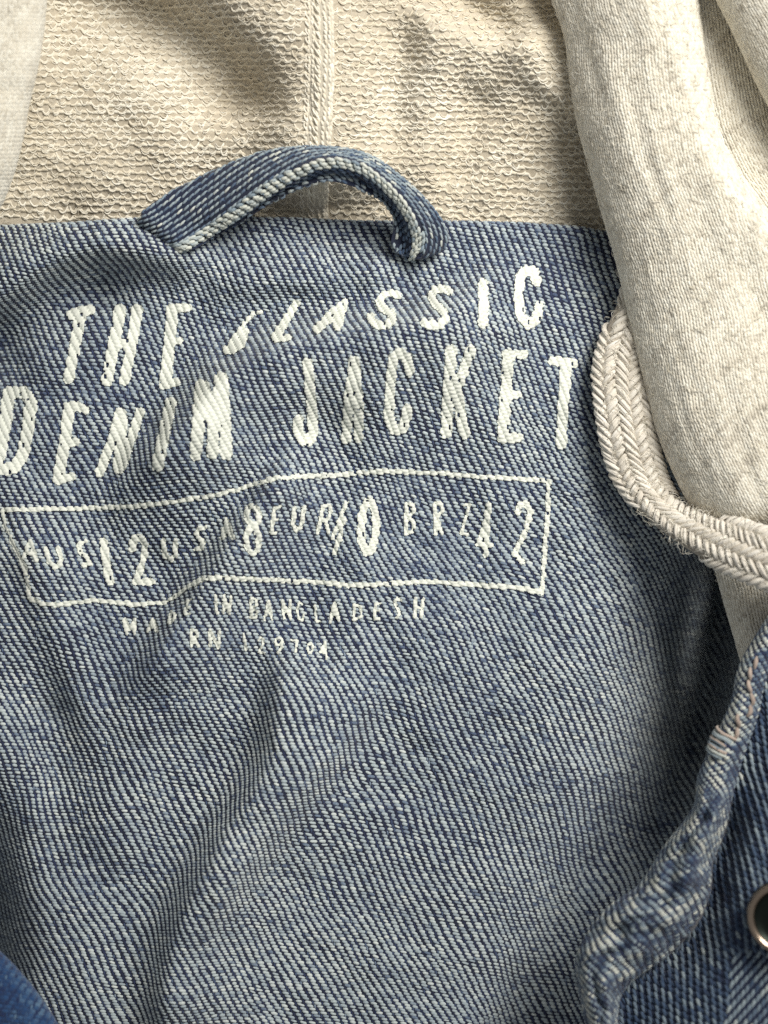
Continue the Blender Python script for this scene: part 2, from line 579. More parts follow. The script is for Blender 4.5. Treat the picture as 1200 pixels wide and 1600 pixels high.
def printed(name, strokes, wear=.80):
    """strokes: [(half_width, [(x, y), ...]), ...]"""
    allp = np.array([p for _, s in strokes for p in s], float)
    hw = max(w for w, _ in strokes) + 3
    x0, y0 = allp.min(0) - hw; x1, y1 = allp.max(0) + hw
    m = (GL[..., 0] > x0) & (GL[..., 0] < x1) & (GL[..., 1] > y0) & (GL[..., 1] < y1)
    if not m.any():
        return
    ii = np.where(m.any(1))[0]; jj = np.where(m.any(0))[0]
    sl = (slice(ii[0], ii[-1] + 1), slice(jj[0], jj[-1] + 1))
    X, Y = GL[sl][..., 0], GL[sl][..., 1]
    sdf = np.full(X.shape, 1e9)
    for w, s in strokes:
        s = np.array(s, float)
        d, _ = poly_dist(X, Y, s)
        sdf = np.minimum(sdf, np.abs(d) - w - (.9 if w > 5 else .1))
    small = max(w for w, _ in strokes) < 4.1
    sdf = sdf + g_edge[sl] * (.35 if small else 1)
    ok = (sdf < 0) & ~(g_hole[sl] & (not small)) & ~((g_wear[sl] > wear) & ~(hump[sl] > .6))
    q = ok[:-1, :-1] & ok[1:, :-1] & ok[1:, 1:] & ok[:-1, 1:]
    if not q.any():
        return
    nu = ok.shape[1]
    i, j = np.where(q)
    Q = np.stack([i * nu + j, (i + 1) * nu + j, (i + 1) * nu + j + 1, i * nu + j + 1], -1)
    used, inv = np.unique(Q, return_inverse=True)
    lift = (.7 + 2.7 * hump[sl] + .9 * np.clip(-sdf / 2.0, 0, 1)).ravel()[used]
    U, V = GU[sl].ravel()[used], GV[sl].ravel()[used]
    P, _ = back.at(U, V, lift)
    tone = np.clip(.72 + .35 * (g_wear[sl].ravel()[used] - .5) + .2 * (hump[sl].ravel()[used] - .5), 0, 1)
    mesh_obj(name, P, inv.reshape(-1, 4), M_print, back_panel, tone=tone)


L_ = 'printed_letter'
D_ = 'printed_digit'
letters = [
    # THE
    (L_, [(8, [(113, 492), (142, 485)]), (8.5, [(128, 490), (108, 592)])]),
    (L_, [(9, [(189, 484), (168, 594)]), (8.5, [(216, 483), (195, 594)]), (6, [(178, 541), (205, 536)])]),
    (L_, [(9, [(271, 484), (259, 600)]), (6.5, [(268, 482), (294, 481)]), (6, [(263, 535), (281, 533)]), (6.5, [(257, 603), (277, 598)])]),
    # CLASSIC
    (L_, [(4.5, [(407, 488), (396, 490), (382, 506), (372, 524)]), (5, [(372, 524), (360, 542), (354, 549)]), (7, [(383, 522), (377, 538), (366, 547), (356, 549)])]),
    (L_, [(6.5, [(463, 474), (431, 531)]), (5, [(429, 533), (452, 530)])]),
    (L_, [(6.5, [(538, 473), (515, 497), (496, 517)]), (7, [(537, 475), (528, 512)]), (5, [(510, 503), (531, 500)])]),
    (L_, [(6, [(622, 464), (612, 459), (599, 462), (592, 472), (597, 482), (610, 490), (615, 500), (606, 510), (592, 511), (582, 504), (580, 496)])]),
    (L_, [(6, [(703, 458), (694, 453), (680, 454), (674, 465), (680, 477), (692, 487), (696, 498), (688, 508), (674, 509), (663, 506)])]),
    (L_, [(7.5, [(755, 444), (753, 506)])]),
    (L_, [(7.5, [(838, 440), (833, 425), (820, 423), (811, 437), (808, 464), (812, 494), (824, 508), (837, 500), (842, 478)])]),
    # DENIM
    (L_, [(10, [(16, 617), (8, 670), (-4, 728)]), (9.5, [(16, 614), (38, 614), (50, 628), (46, 668), (36, 712), (22, 731), (-6, 734)])]),
    (L_, [(9, [(110, 638), (102, 690), (92, 748)]), (6.5, [(106, 636), (122, 634), (135, 642)]), (7, [(102, 694), (119, 690)]), (7, [(90, 749), (112, 745)])]),
    (L_, [(8, [(188, 646), (175, 690), (157, 738)]), (9, [(190, 648), (190, 690), (187, 732)]), (7.5, [(220, 644), (206, 690), (193, 728)])]),
    (L_, [(8.5, [(269, 630), (258, 680), (248, 727)])]),
    (L_, [(9, [(317, 604), (305, 710)]), (9, [(321, 606), (333, 664), (332, 708)]), (9, [(346, 592), (337, 664)]), (9.5, [(348, 592), (353, 708)])]),
    # JACKET
    (L_, [(8, [(481, 567), (486, 625), (489, 674), (482, 690), (472, 689), (465, 674), (466, 655)])]),
    (L_, [(7.5, [(552, 563), (547, 620), (541, 685)]), (7.5, [(555, 563), (560, 620), (561, 683)]), (5, [(548, 643), (560, 643)])]),
    (L_, [(7.5, [(639, 580), (636, 558), (626, 549), (615, 557), (609, 600), (607, 648), (616, 671), (630, 669), (636, 637)])]),
    (L_, [(9, [(704, 547), (697, 676)]), (8, [(735, 546), (722, 580), (709, 614)]), (8.5, [(712, 604), (725, 676)])]),
    (L_, [(9, [(793, 553), (785, 684)]), (7, [(790, 552), (817, 554)]), (6.5, [(790, 618), (808, 616)]), (7.5, [(784, 685), (809, 683)])]),
    (L_, [(7.5, [(863, 564), (895, 568)]), (8.5, [(884, 570), (877, 693)])]),
    # AUS 12
    (L_, [(3.4, [(47, 846), (38, 872)]), (4, [(48, 846), (58, 876)]), (3, [(41, 864), (53, 866)])]),
    (L_, [(4.2, [(71, 857), (77, 878), (85, 887), (93, 884), (95, 872), (90, 857)])]),
    (L_, [(4.2, [(133, 847), (122, 850), (124, 862), (136, 871), (140, 880), (130, 884)])]),
    (D_, [(6.5, [(162, 846), (165, 870), (172, 909)])]),
    (D_, [(5.5, [(207, 856), (210, 841), (220, 838), (228, 850), (224, 874), (213, 909), (238, 909)])]),
    # USA 8
    (L_, [(4.6, [(256, 844), (259, 866), (267, 874), (275, 867), (275, 843)])]),
    (L_, [(4.2, [(322, 824), (312, 823), (307, 832), (314, 842), (320, 848), (316, 857), (307, 859)])]),
    (L_, [(4.2, [(356, 813), (350, 842)]), (4.2, [(357, 813), (365, 840)]), (3, [(352, 832), (363, 830)])]),
    (D_, [(4.8, ell(396, 806, 9, 15)), (4.8, ell(394, 844, 9.5, 20))]),
    # EUR 40
    (L_, [(3.8, [(428, 794), (423, 831)]), (3, [(428, 793), (437, 790)]), (3, [(426, 812), (433, 811)]), (3, [(423, 832), (431, 832)])]),
    (L_, [(4, [(459, 793), (456, 818), (462, 829), (469, 822), (474, 792)])]),
    (L_, [(3.8, [(503, 793), (495, 832)]), (3.6, [(503, 791), (514, 789), (517, 799), (511, 811), (500, 813)]), (3.6, [(508, 812), (513, 833)])]),
    (D_, [(4.2, [(541, 785), (530, 815), (520, 840), (533, 842)]), (4.2, [(538, 812), (524, 864)])]),
    (D_, [(5.8, ell(575, 823, 11, 41, .03, 22))]),
    # BRZ 42
    (L_, [(3.8, [(635, 786), (634, 834)]), (3.6, [(635, 786), (646, 788), (647, 800), (637, 808), (647, 816), (645, 830), (634, 834)])]),
    (L_, [(3.8, [(679, 787), (680, 834)]), (3.6, [(679, 786), (689, 786), (691, 798), (681, 808)]), (3.6, [(682, 808), (690, 833)])]),
    (L_, [(3.2, [(725, 789), (734, 788), (720, 833), (730, 835)])]),
    (D_, [(4.6, [(765, 788), (757, 822), (747, 851), (769, 853)]), (4.6, [(764, 790), (760, 868)])]),
    (D_, [(5, [(808, 801), (811, 788), (822, 786), (828, 801), (820, 832), (803, 866), (817, 878)])]),
    # MADE IN BANGLADESH
    (L_, [(3.6, [(195, 968), (199, 990)]), (3.4, [(196, 968), (204, 984), (211, 968)]), (3.6, [(211, 968), (212, 990)])]),
    (L_, [(3.4, [(241, 969), (233, 987)]), (3.6, [(241, 969), (247, 987)]), (2.8, [(236, 981), (246, 981)])]),
    (L_, [(2.6, [(269, 956), (266, 975)]), (2.4, [(269, 956), (276, 961), (273, 971), (266, 975)])]),
    (L_, [(2.6, [(295, 940), (291, 960)]), (2.4, [(295, 939), (300, 938)]), (2.4, [(293, 950), (298, 949)]), (2.4, [(291, 960), (298, 959)])]),
    (L_, [(3.2, [(336, 929), (339, 958)])]),
    (L_, [(2.8, [(350, 929), (348, 956)]), (2.8, [(350, 929), (357, 958)]), (2.8, [(360, 931), (357, 958)])]),
    (L_, [(2.9, [(392, 933), (391, 965)]), (2.7, [(392, 933), (400, 936), (400, 944), (393, 949), (401, 954), (399, 963), (391, 965)])]),
    (L_, [(2.9, [(418, 938), (412, 968)]), (2.9, [(418, 938), (424, 968)]), (2.4, [(414, 957), (422, 957)])]),
    (L_, [(3, [(440, 937), (443, 966)]), (2.8, [(440, 937), (454, 968)]), (2.8, [(452, 937), (454, 968)])]),
    (L_, [(2.8, [(472, 944), (467, 941), (464, 952), (466, 967), (472, 970), (474, 960)])]),
    (L_, [(2.6, [(492, 945), (495, 971)]), (2.2, [(495, 971), (501, 971)])]),
    (L_, [(3.4, [(523, 942), (516, 973)]), (3.4, [(523, 942), (530, 968)]), (3, [(518, 960), (528, 960)])]),
    (L_, [(3, [(553, 944), (553, 969)]), (2.8, [(553, 944), (564, 948), (565, 963), (553, 969)])]),
    (L_, [(3, [(587, 943), (585, 967)]), (2.6, [(587, 943), (594, 943)]), (2.6, [(586, 955), (592, 954)]), (2.6, [(585, 967), (593, 966)])]),
    (L_, [(3.3, [(626, 938), (621, 935), (617, 939), (618, 947), (622, 953), (624, 960), (620, 965)])]),
    (L_, [(3.3, [(649, 935), (648, 964)]), (3.2, [(661, 935), (658, 965)]), (2.8, [(650, 950), (659, 950)])]),
    # RN 129704
    (L_, [(3.2, [(299, 983), (299, 1009)]), (3, [(299, 983), (307, 985), (308, 993), (300, 997)]), (3, [(303, 997), (309, 1009)])]),
    (L_, [(3, [(327, 984), (328, 1009)]), (3, [(328, 984), (340, 1011)]), (3, [(342, 986), (341, 1011)])]),
    (D_, [(3.0, [(380, 990), (384, 1014)])]),
    (D_, [(2.8, [(403, 1000), (406, 996), (411, 998), (411, 1006), (404, 1018), (414, 1020)])]),
    (D_, [(2.7, ell(436, 1003, 5, 6)), (2.7, [(441, 1004), (441, 1013), (436, 1021)])]),
    (D_, [(2.5, [(455, 1001), (463, 1002), (461, 1021)])]),
    (D_, [(2.5, ell(484, 1014, 4, 8))]),
    (D_, [(2.8, [(508, 1004), (500, 1020), (509, 1022)]), (2.8, [(508, 1004), (510, 1031)])]),
]
for nm, stx in letters:
    small = max(w for w, _ in stx) < 4.9
    printed(nm, stx, .90 if small else .88)
printed('printed_border', [
    (4.2, [(5, 797), (60, 796), (125, 795), (210, 790), (280, 782), (320, 775), (370, 765), (435, 748), (480, 744), (530, 742), (600, 735), (690, 739), (760, 745), (858, 751)]),
    (4.2, [(857, 752), (856, 800), (851, 850), (846, 928)]),
    (4.4, [(846, 926), (800, 917), (750, 914), (670, 909), (600, 912), (550, 914), (480, 908), (450, 907), (350, 902), (320, 905), (300, 915)]),
    (3.2, [(300, 915), (280, 930), (260, 942)]),
    (4.2, [(260, 942), (215, 945), (145, 937), (90, 945), (65, 941), (48, 934)]),
    (3.6, [(48, 934), (45, 915), (42, 890), (30, 866), (10, 824), (5, 797)]),
], .90)


# ------------------------------------------------------------------ hood lining (terry)
def h_lining(X, Y):
    z = -30 + np.clip(352 - Y, -60, 600) * .20
    # left flank climbs towards the hood edge
    z += 70 * np.clip((200 - X) / 260, 0, 2) ** 1.6 * np.clip((370 - Y) / 260, 0, 1)
    # big soft fold: high on its right, drops left into a shaded hollow
    z += fold(X, Y, [(240, -160), (330, -30), (420, 60), (462, 150), (470, 250), (468, 330)], 58, 70, 150, .12) * 1.0
    z -= fold(X, Y, [(20, 30), (120, 5), (220, 10), (310, 60), (375, 130), (395, 220)], 74, 85, 58, .15)
    z += fold(X, Y, [(90, 330), (200, 240), (300, 200)], 14, 60, 60)
    # hollow right of the seam, and the soft upright creases beyond it
    z -= fold(X, Y, [(640, -160), (628, 0), (622, 120), (600, 260)], 20, 40, 32, .2)
    z += fold(X, Y, [(700, -20), (690, 80), (670, 200), (650, 320)], 12, 40, 40)
    z -= fold(X, Y, [(770, 120), (735, 190), (700, 310)], 18, 34, 36)
    # lip of the right-hand fold, falling away behind it
    d, t = poly_dist(X, Y, smooth_poly([(540, -100), (610, 0), (690, 45), (775, 80), (850, 88), (905, 120), (1000, 160)]))
    z += 24 * np.exp(-(np.clip(d, 0, None) / 70) ** 2) * (d > 0) * np.clip((X - 560) / 100, 0, 1)
    z += np.where(d <= 0, 24 * np.exp(-(d / 24) ** 2) - 80 * (1 - np.exp(-(d / 40) ** 2)), 0) * np.clip((X - 560) / 100, 0, 1)
    z += fold(X, Y, [(720, -120), (790, -20), (850, 50), (900, 110), (960, 170)], 70, 50, 50, .12)
    z -= 30 * np.clip((X - 780) / 140, 0, 1) ** 2 * np.clip((Y - 60) / 100, 0, 1)
    lim = 52 - np.clip(X - 830, 0, 200) * .25
    over = np.clip(z - lim, 0, None) * np.clip((X - 800) / 60, 0, 1)
    z -= over * .92
    z += 9 * fbm(X / 120, Y / 120, 81) + 4 * fbm(X / 50, Y / 50, 87)
    return z


lx = np.arange(-260, 1130, 7.0); ly = np.arange(-260, 400, 7.0)
LX, LY = np.meshgrid(lx, ly)
LP = np.stack([LX, LY, h_lining(LX, LY)], -1)
lining_sheet = Sheet(LP, -260, -260, 7, 7)
hood = grid_obj('hood_lining', LP, M_tbase, jacket, tone=.45 + .4 * fbm(LX / 90, LY / 90, 91))


def terry(sheet, parent, ur, vr, seed=3):
    r_ = np.random.default_rng(seed)
    dx, dy = 17.0, 10.6
    R = np.arange(int(vr[0] / dy), int(vr[1] / dy)); C = np.arange(int(ur[0] / dx), int(ur[1] / dx))
    r, c = np.meshgrid(R, C, indexing='ij')
    r = r.ravel(); c = c.ravel(); n = len(r)
    u = c * dx + (r % 2) * dx * .5 + r_.normal(0, 1.1, n)
    v = r * dy + r_.normal(0, 1.3, n)
    # courses sag and tilt from one side of the seam to the other
    v = v + 9 * fbm(u / 200, v / 200, 17) + np.clip(u - 520, 0, 500) * .04 - np.clip(500 - u, 0, 600) * .03
    u = u + 12 * fbm(u / 190, v / 190, 19)
    ok = sheet.inside(u, v, 12) & (np.abs(u - 497) > 21)
    u, v, n = u[ok], v[ok], ok.sum()
    tone0 = .58 + .32 * fbm(u / 130, v / 130, 23)
    # ground stitches: dull, low, bowed upwards
    s = np.linspace(-1, 1, 5)
    hwid = 7.0
    U = (u + dx * .5)[:, None] + s * hwid
    V = (v + dy * .35)[:, None] + 3.0 * s ** 2 - 1.5
    P, N = sheet.at(U, V, 1.2 - 2.5 * s ** 2 + 0 * U)
    strands('ground_stitches', P, N, np.array([1.5, 2.6, 2.8, 2.6, 1.5]), np.array([1, 1.8, 2, 1.8, 1]), np.clip(tone0 - .04 + r_.normal(0, .08, n), 0, 1), M_terry, parent)
    # loops: bright smiling arcs that stand off the ground, each a little different
    for k, (wd, dl, tn, lf) in enumerate(((1.5, 0, .10, .2), (.8, 1.6, .30, .9), (.7, -2.2, .10, .4), (.6, 3.2, .24, .3))):
        s = np.linspace(-1, 1, 7)
        half = (7.5 + r_.normal(0, 1.0, n))[:, None]
        sag = (7.0 + r_.normal(0, 1.6, n))[:, None]
        tilt = r_.normal(0, .14, n)[:, None] + .04
        rot = r_.normal(0, .3, n)[:, None]
        U = u[:, None] + half * s + r_.normal(0, .7, n)[:, None]
        V = v[:, None] + sag * (1 - np.abs(s + rot * .3) ** 2.2) - sag * .4 + tilt * half * s + dl
        lift = (1.7 + lf + r_.normal(0, .5, n))[:, None] * (1 - s ** 4) - 1.0 * s ** 4
        P, N = sheet.at(U, V, lift)
        keep = r_.random(n) < (1.0 if k == 0 else .55)
        w = wd * np.array([.6, .9, 1, 1.1, 1, .9, .6])
        strands('terry_loops', P[keep], N[keep], w, w * .65, np.clip(tone0 + tn + r_.normal(0, .1, n), 0, 1)[keep], M_terry, parent)


terry(lining_sheet, hood, (-150, 1040), (-150, 370))


def hairs(name, sheet, parent, ur, vr, n, lmin, lmax, mat, seed, w=.38, rise=7, floor=1.0):
    r_ = np.random.default_rng(seed)
    u = r_.uniform(*ur, n); v = r_.uniform(*vr, n)
    ok = sheet.inside(u, v, 14)
    u, v = u[ok], v[ok]; n = len(u)
    k = 6
    ang = r_.uniform(0, 2 * math.pi, n)[:, None] + np.cumsum(r_.normal(0, .35, (n, k)), 1)
    L = r_.uniform(lmin, lmax, n)[:, None] / k
    U = u[:, None] + np.cumsum(np.cos(ang) * L, 1); V = v[:, None] + np.cumsum(np.sin(ang) * L, 1)
    keep = sheet.inside(U, V, 4).all(1)
    u, v, U, V = u[keep], v[keep], U[keep], V[keep]; n = len(u)
    s = np.linspace(0, 1, k)
    lift = floor + r_.uniform(2, rise, n)[:, None] * np.sin(s * math.pi * r_.uniform(.6, 1.0, n)[:, None])
    P, N = sheet.at(U, V, lift)
    strands(name, P, N, w * np.array([.6, 1, 1, 1, .8, .4]), w * np.ones(k), r_.random(n), mat, parent)


hairs('loose_fibres', lining_sheet, hood, (-120, 1000), (-120, 360), 2200, 10, 26, M_hair, 5, w=.26)

# flat-felled centre seam of the hood: a raised tape with two rows of stitches
sp = []
for y in np.linspace(-150, 372, 80):
    xc = 497 + 3 * math.sin(y / 70) - .015 * (y - 150)
    row = []
    for dx_, dz_ in ((-22, -4), (-18, 1), (-10, 3), (0, 5), (10, 8), (17, 9), (21, 5), (23, -8)):
        x = xc + dx_
        row.append((x, y, h_lining(np.array([x]), np.array([y]))[0] + dz_ + (1.6 * math.sin(y / 5.1 + dx_ * .2) if 3 < dz_ else 0)))
    sp.append(row)
sp = np.array(sp)
seam = grid_obj('hood_seam', crom(np.transpose(sp, (1, 0, 2)), np.linspace(0, 7, 30)).transpose(1, 0, 2), M_jbase, hood, tone=np.full(80 * 30, 1.0))
seam_sheet = Sheet(crom(np.transpose(sp, (1, 0, 2)), np.linspace(0, 7, 30)).transpose(1, 0, 2), 0, 0, 45 / 29, 522 / 79)
# rib columns of the tape
r_ = np.random.default_rng(12)
uc, vc = np.meshgrid(np.arange(6, 42, 6.0), np.arange(6, 516, 7.5))
uc = uc.ravel() + r_.normal(0, .8, uc.size); vc = vc.ravel() + r_.normal(0, 1, vc.size)
s = np.linspace(-1, 1, 4)
P, N = seam_sheet.at(uc[:, None] + s * 1.2, vc[:, None] + s * 4.8, np.array([-.8, .5, .5, -.8]) + 0 * uc[:, None])
strands('tape_ribs', P, N, np.array([1.4, 2.3, 2.3, 1.4]), np.array([.8, 1.4, 1.4, .8]), np.clip(.72 + r_.normal(0, .1, len(uc)), 0, 1), M_terry, hood)
for col, off in ((4, 0), (16, 6)):
    for y in np.arange(4 + off, 512, 13.5):
        k = np.linspace(0, 1, 6)
        P, N = seam_sheet.at(col + 4.5 * (k - .5) + r_.normal(0, .5), y + 12.5 * k, 1.0 + 3.2 * np.sin(k * math.pi))
        V, Q = strands_geo(P[None], N[None], 1.4 * np.array([.6, 1, 1.1, 1.1, 1, .6]), 1.1 * np.ones(6))
        mesh_obj('seam_stitch', V, Q, M_terry, hood, tone=np.full(len(V), .85 + r_.normal(0, .06)))


# ------------------------------------------------------------------ jersey surfaces of the hood
def jersey(sheet, name, parent, seed, ur=None, vr=None, wale=10.0, course=6.8, heather=.48):
    r_ = np.random.default_rng(seed)
    ur = ur or (sheet.u0, sheet.umax); vr = vr or (sheet.v0, sheet.vmax)
    u, v = np.meshgrid(np.arange(ur[0], ur[1], wale), np.arange(vr[0], vr[1], course))
    u = u.ravel(); v = v.ravel()
    u = u + 5 * fbm(u / 160, v / 160, seed) ; v = v + 6 * fbm(u / 160, v / 160, seed + 2)
    ok = sheet.inside(u, v, 6)
    u, v = u[ok], v[ok]; n = len(u)
    # heather: long dark-grey fibre streaks lying across the wales
    sx = u * .82 - v * .57; sy = u * .57 + v * .82
    streak = vnoise(sx / 90, sy / 3.6, seed + 3) * .6 + vnoise(sx / 34, sy / 2.4, seed + 4) * .4
    tone0 = .84 - heather * np.clip(streak - .58, 0, 1) / .42 + .05 * fbm(u / 120, v / 120, seed + 7)
    for sgn in (-1, 1):
        s = np.array([-1, -.4, .4, 1.0])
        U = u[:, None] + sgn * (2.55 - 1.35 * s) + r_.normal(0, .35, n)[:, None]
        V = v[:, None] + s * course * .95 + r_.normal(0, .4, n)[:, None]
        P, N = sheet.at(U, V, np.array([-1.1, 1.0, 1.2, -.8]) + r_.normal(0, .2, n)[:, None])
        w = np.array([1.3, 2.1, 2.1, 1.2]) * (1 + r_.normal(0, .08, n))[:, None]
        strands(name, P, N, w, np.array([.9, 1.5, 1.5, .9]), np.clip(tone0 + r_.normal(0, .1, n), 0, 1), M_jers, parent)


ys = np.array([-160, -60, 0, 60, 130, 200, 270, 340, 390, 450, 520, 600, 680, 750, 805, 850, 910, 980, 1050], float)
xl = np.array([835, 852, 866, 885, 894, 906, 925, 945, 960, 975, 991, 1010, 1031, 1060, 1088, 1108, 1125, 1145, 1165], float)
zl = np.array([70, 75, 75, 75, 70, 66, 60, 56, 54, 52, 52, 54, 58, 60, 55, 40, 30, 25, 25], float)
m_ = len(ys)


def rail(dx, dz, dy=0):
    return np.stack([xl + dx, ys + dy, zl + dz], -1)


tpos = np.linspace(0, 1, m_)
gone = np.clip((ys - 330) / 120, 0, 1)
r_under = rail(34, -46)
r_edge0 = rail(6, -26)
r_edge = rail(0, 0)
r_a = rail(26, 40)
r_b = rail(70, 74 + 6 * np.sin(tpos * 9))
r_c = rail(128, 92 + 8 * np.sin(tpos * 7 + 1))
xr = np.interp(ys, [-160, 0, 110, 220, 300, 400, 520, 700, 1050], [1058, 1075, 1090, 1112, 1160, 1240, 1320, 1360, 1400])
r_d = np.stack([np.maximum(xr - 26, xl + 165), ys, zl + 92 - 0 * gone], -1)
r_e = np.stack([np.maximum(xr, xl + 190), ys, zl + 66 + 30 * gone], -1)
r_f = np.stack([np.maximum(xr + 14, xl + 206), ys, zl + 18 + 76 * gone], -1)
low = np.clip((ys - 800) / 60, 0, 1)
for q_ in (r_a, r_b, r_c, r_d, r_e, r_f):
    q_[:, 2] -= low * (q_[:, 2] - 42) * .75
BandP = loft([r_under, r_edge0, r_edge, r_a, r_b, r_c, r_d, r_e, r_f], 190, 90, anchor=4)
bx, by = BandP[..., 0], BandP[..., 1]
BandP[..., 2] += (9 * fbm((bx - by * .28) / 46, by / 260, 103) + 7 * fbm(bx / 110 + by / 300, by / 150, 101)) * np.clip(np.arange(90) / 25, 0, 1) + 8 * np.clip(np.arange(90) / 25 - .4, 0, 1) * fbm((by + bx * .7) / 34, (bx - by * .7) / 190, 107) * .4
band = grid_obj('hood_edge', BandP, M_jbase, jacket, flip=False)
band_sheet = arc_sheet(BandP, 22, 6.0)
jersey(band_sheet, 'knit_stitches', band, 31)
hairs('loose_fibres', band_sheet, band, (-60, 400), (0, 1150), 1800, 10, 26, M_hair, 6, rise=5)

# fold of the hood behind, upper right
f_edge = np.array([(1085, -160, 120), (1100, -60, 120), (1122, 0, 120), (1142, 40, 120), (1163, 85, 118), (1184, 130, 112), (1208, 175, 105), (1240, 225, 95), (1290, 290, 80)], float)
F = [f_edge + np.array([60, 0, -95.]), f_edge + np.array([12, 0, -50.]), f_edge, f_edge + np.array([24, -4, 38.]), f_edge + np.array([70, -10, 62.]), f_edge + np.array([150, -20, 74.]), f_edge + np.array([260, -30, 74.])]
FP = loft(F, 80, 50, anchor=2)
FP[..., 2] += 5 * fbm(FP[..., 0] / 70, FP[..., 1] / 70, 111)
fold_r = grid_obj('hood_fold', FP, M_jbase, jacket)
jersey(arc_sheet(FP, 20, 6.0), 'knit_stitches', fold_r, 41)
# the shaded jersey between the two
g_edge_ = []
for y in np.linspace(-170, 420, 30):
    xa = np.interp(y, ys, xr) - 30
    g_edge_.append([(xa + dx_, y, 62 + 10 * math.sin(dx_ / 40) + 6 * math.sin(y / 60)) for dx_ in np.linspace(0, 300, 20)])
GP = np.array(g_edge_)
fold_m = grid_obj('hood_inner_fold', GP, M_jbase, jacket)
jersey(arc_sheet(GP, 0, 6.0), 'knit_stitches', fold_m, 47)

# hood edge standing up at the left
l_edge = np.array([(92, -160, 190), (78, -70, 190), (70, 0, 188), (64, 60, 185), (54, 115, 180), (42, 165, 172), (32, 220, 160), (14, 285, 142), (-14, 345, 120), (-60, 420, 90)], float)
Lr = [l_edge + np.array([-50, 0, -120.]), l_edge + np.array([-8, 0, -60.]), l_edge, l_edge + np.array([-26, 0, 40.]), l_edge + np.array([-80, 0, 64.]), l_edge + np.array([-160, 0, 76.]), l_edge + np.array([-260, 0, 76.])]
LPp = loft(Lr, 90, 46, anchor=2)
LPp[..., 2] += 6 * fbm(LPp[..., 0] / 60, LPp[..., 1] / 60, 121)
fold_l = grid_obj('hood_edge', LPp, M_jbase, jacket, flip=True)
jersey(arc_sheet(LPp, 18, 6.0, flip=True), 'knit_stitches', fold_l, 53, heather=.3)

# ------------------------------------------------------------------ drawstring
cl_l = np.array([(1010, 395), (980, 445), (948, 512), (931, 569), (929, 632), (941, 700), (965, 756), (1010, 809), (1062, 850), (1119, 884), (1178, 912), (1250, 940), (1340, 968)], float)
cl_r = np.array([(1085, 430), (1050, 475), (1022, 530), (1012, 580), (1022, 650), (1034, 712), (1048, 762), (1078, 792), (1120, 806), (1160, 816), (1204, 828), (1272, 852), (1360, 880)], float)
cz = np.array([6, 8, 12, 14, 12, 12, 16, 34, 66, 100, 128, 140, 146], float)
tq = np.linspace(0, 12, 150)
CLL, CLR, CZ = crom(cl_l, tq), crom(cl_r, tq), crom(cz[:, None], tq)[:, 0]
zbase = hb(CLL[:, 0] * .5 + CLR[:, 0] * .5, CLL[:, 1] * .5 + CLR[:, 1] * .5)
zc = np.maximum(CZ + zbase * np.clip(1 - tq / 8, 0, 1), zbase + 2)
cross = np.linspace(0, 2 * math.pi, 41)
rows = []
for i in range(150):
    w2 = np.linalg.norm(CLR[i] - CLL[i]) / 2
    mid = (CLL[i] + CLR[i]) / 2
    d = (CLR[i] - CLL[i]) / (2 * w2)
    hh = 21
    rows.append([(mid[0] + d[0] * w2 * -math.cos(a) * (1 - .0), mid[1] + d[1] * w2 * -math.cos(a), zc[i] + hh + hh * math.copysign(abs(math.sin(a)) ** .8, math.sin(a))) for a in cross])
CordP = np.array(rows)
cord = grid_obj('drawstring', CordP, M_cord, jacket, tone=np.full(150 * 41, .0))
cord_sheet = arc_sheet(CordP[:, :21], 10, 3.0)
r_ = np.random.default_rng(77)
nb = 0
half_w = 47.0
cols = [(-49 + 19.6 * q, -49 + 19.6 * (q + 1), 1 if q % 2 == 0 else -1) for q in range(5)]
for ci, (ua, ub, sg) in enumerate(cols):
    for y in np.arange(-6 + 6 * (ci % 2), cord_sheet.vmax + 6, 14.5):
        um = (ua + ub) / 2
        L = 15.5
        V_all, Q_all, T_all, off = [], [], [], 0
        for f in np.linspace(-1, 1, 5):
            k = np.linspace(-1, 1, 7)
            U = um + (ub - ua) * .56 * k + r_.normal(0, .5)
            Vv = y + sg * -1 * L * .80 * -k + f * 4.0 + r_.normal(0, .4)
            lift = 4.2 * (1 - np.abs(k) ** 3) - 2.6 * np.abs(k) ** 3 + 3.6 * (1 - f * f) + r_.normal(0, .5)
            if not ((Vv > 2) & (Vv < cord_sheet.vmax - 2)).all():
                continue
            U = np.clip(U, -cord_sheet.umax * 0 - 58, 58)
            okk = cord_sheet.inside(U, Vv, 1)
            if okk.sum() < 7:
                continue
            P, N = cord_sheet.at(U, Vv, lift)
            v_, q_ = strands_geo(P[None], N[None], 2.0 * np.array([.7, 1, 1.1, 1.1, 1.1, 1, .7]), 1.7 * np.ones(7))
            V_all.append(v_); Q_all.append(q_ + off); off += len(v_)
            T_all.append(np.full(len(v_), np.clip(.68 + r_.normal(0, .13), 0, 1)))
        if V_all:
            mesh_obj('braid_strand', np.concatenate(V_all), np.concatenate(Q_all), M_cord, cord, tone=np.concatenate(T_all))
hairs('loose_fibres', cord_sheet, cord, (-38, 40), (5, cord_sheet.vmax - 5), 1300, 8, 22, M_hair, 9, w=.32, rise=8, floor=4.5)

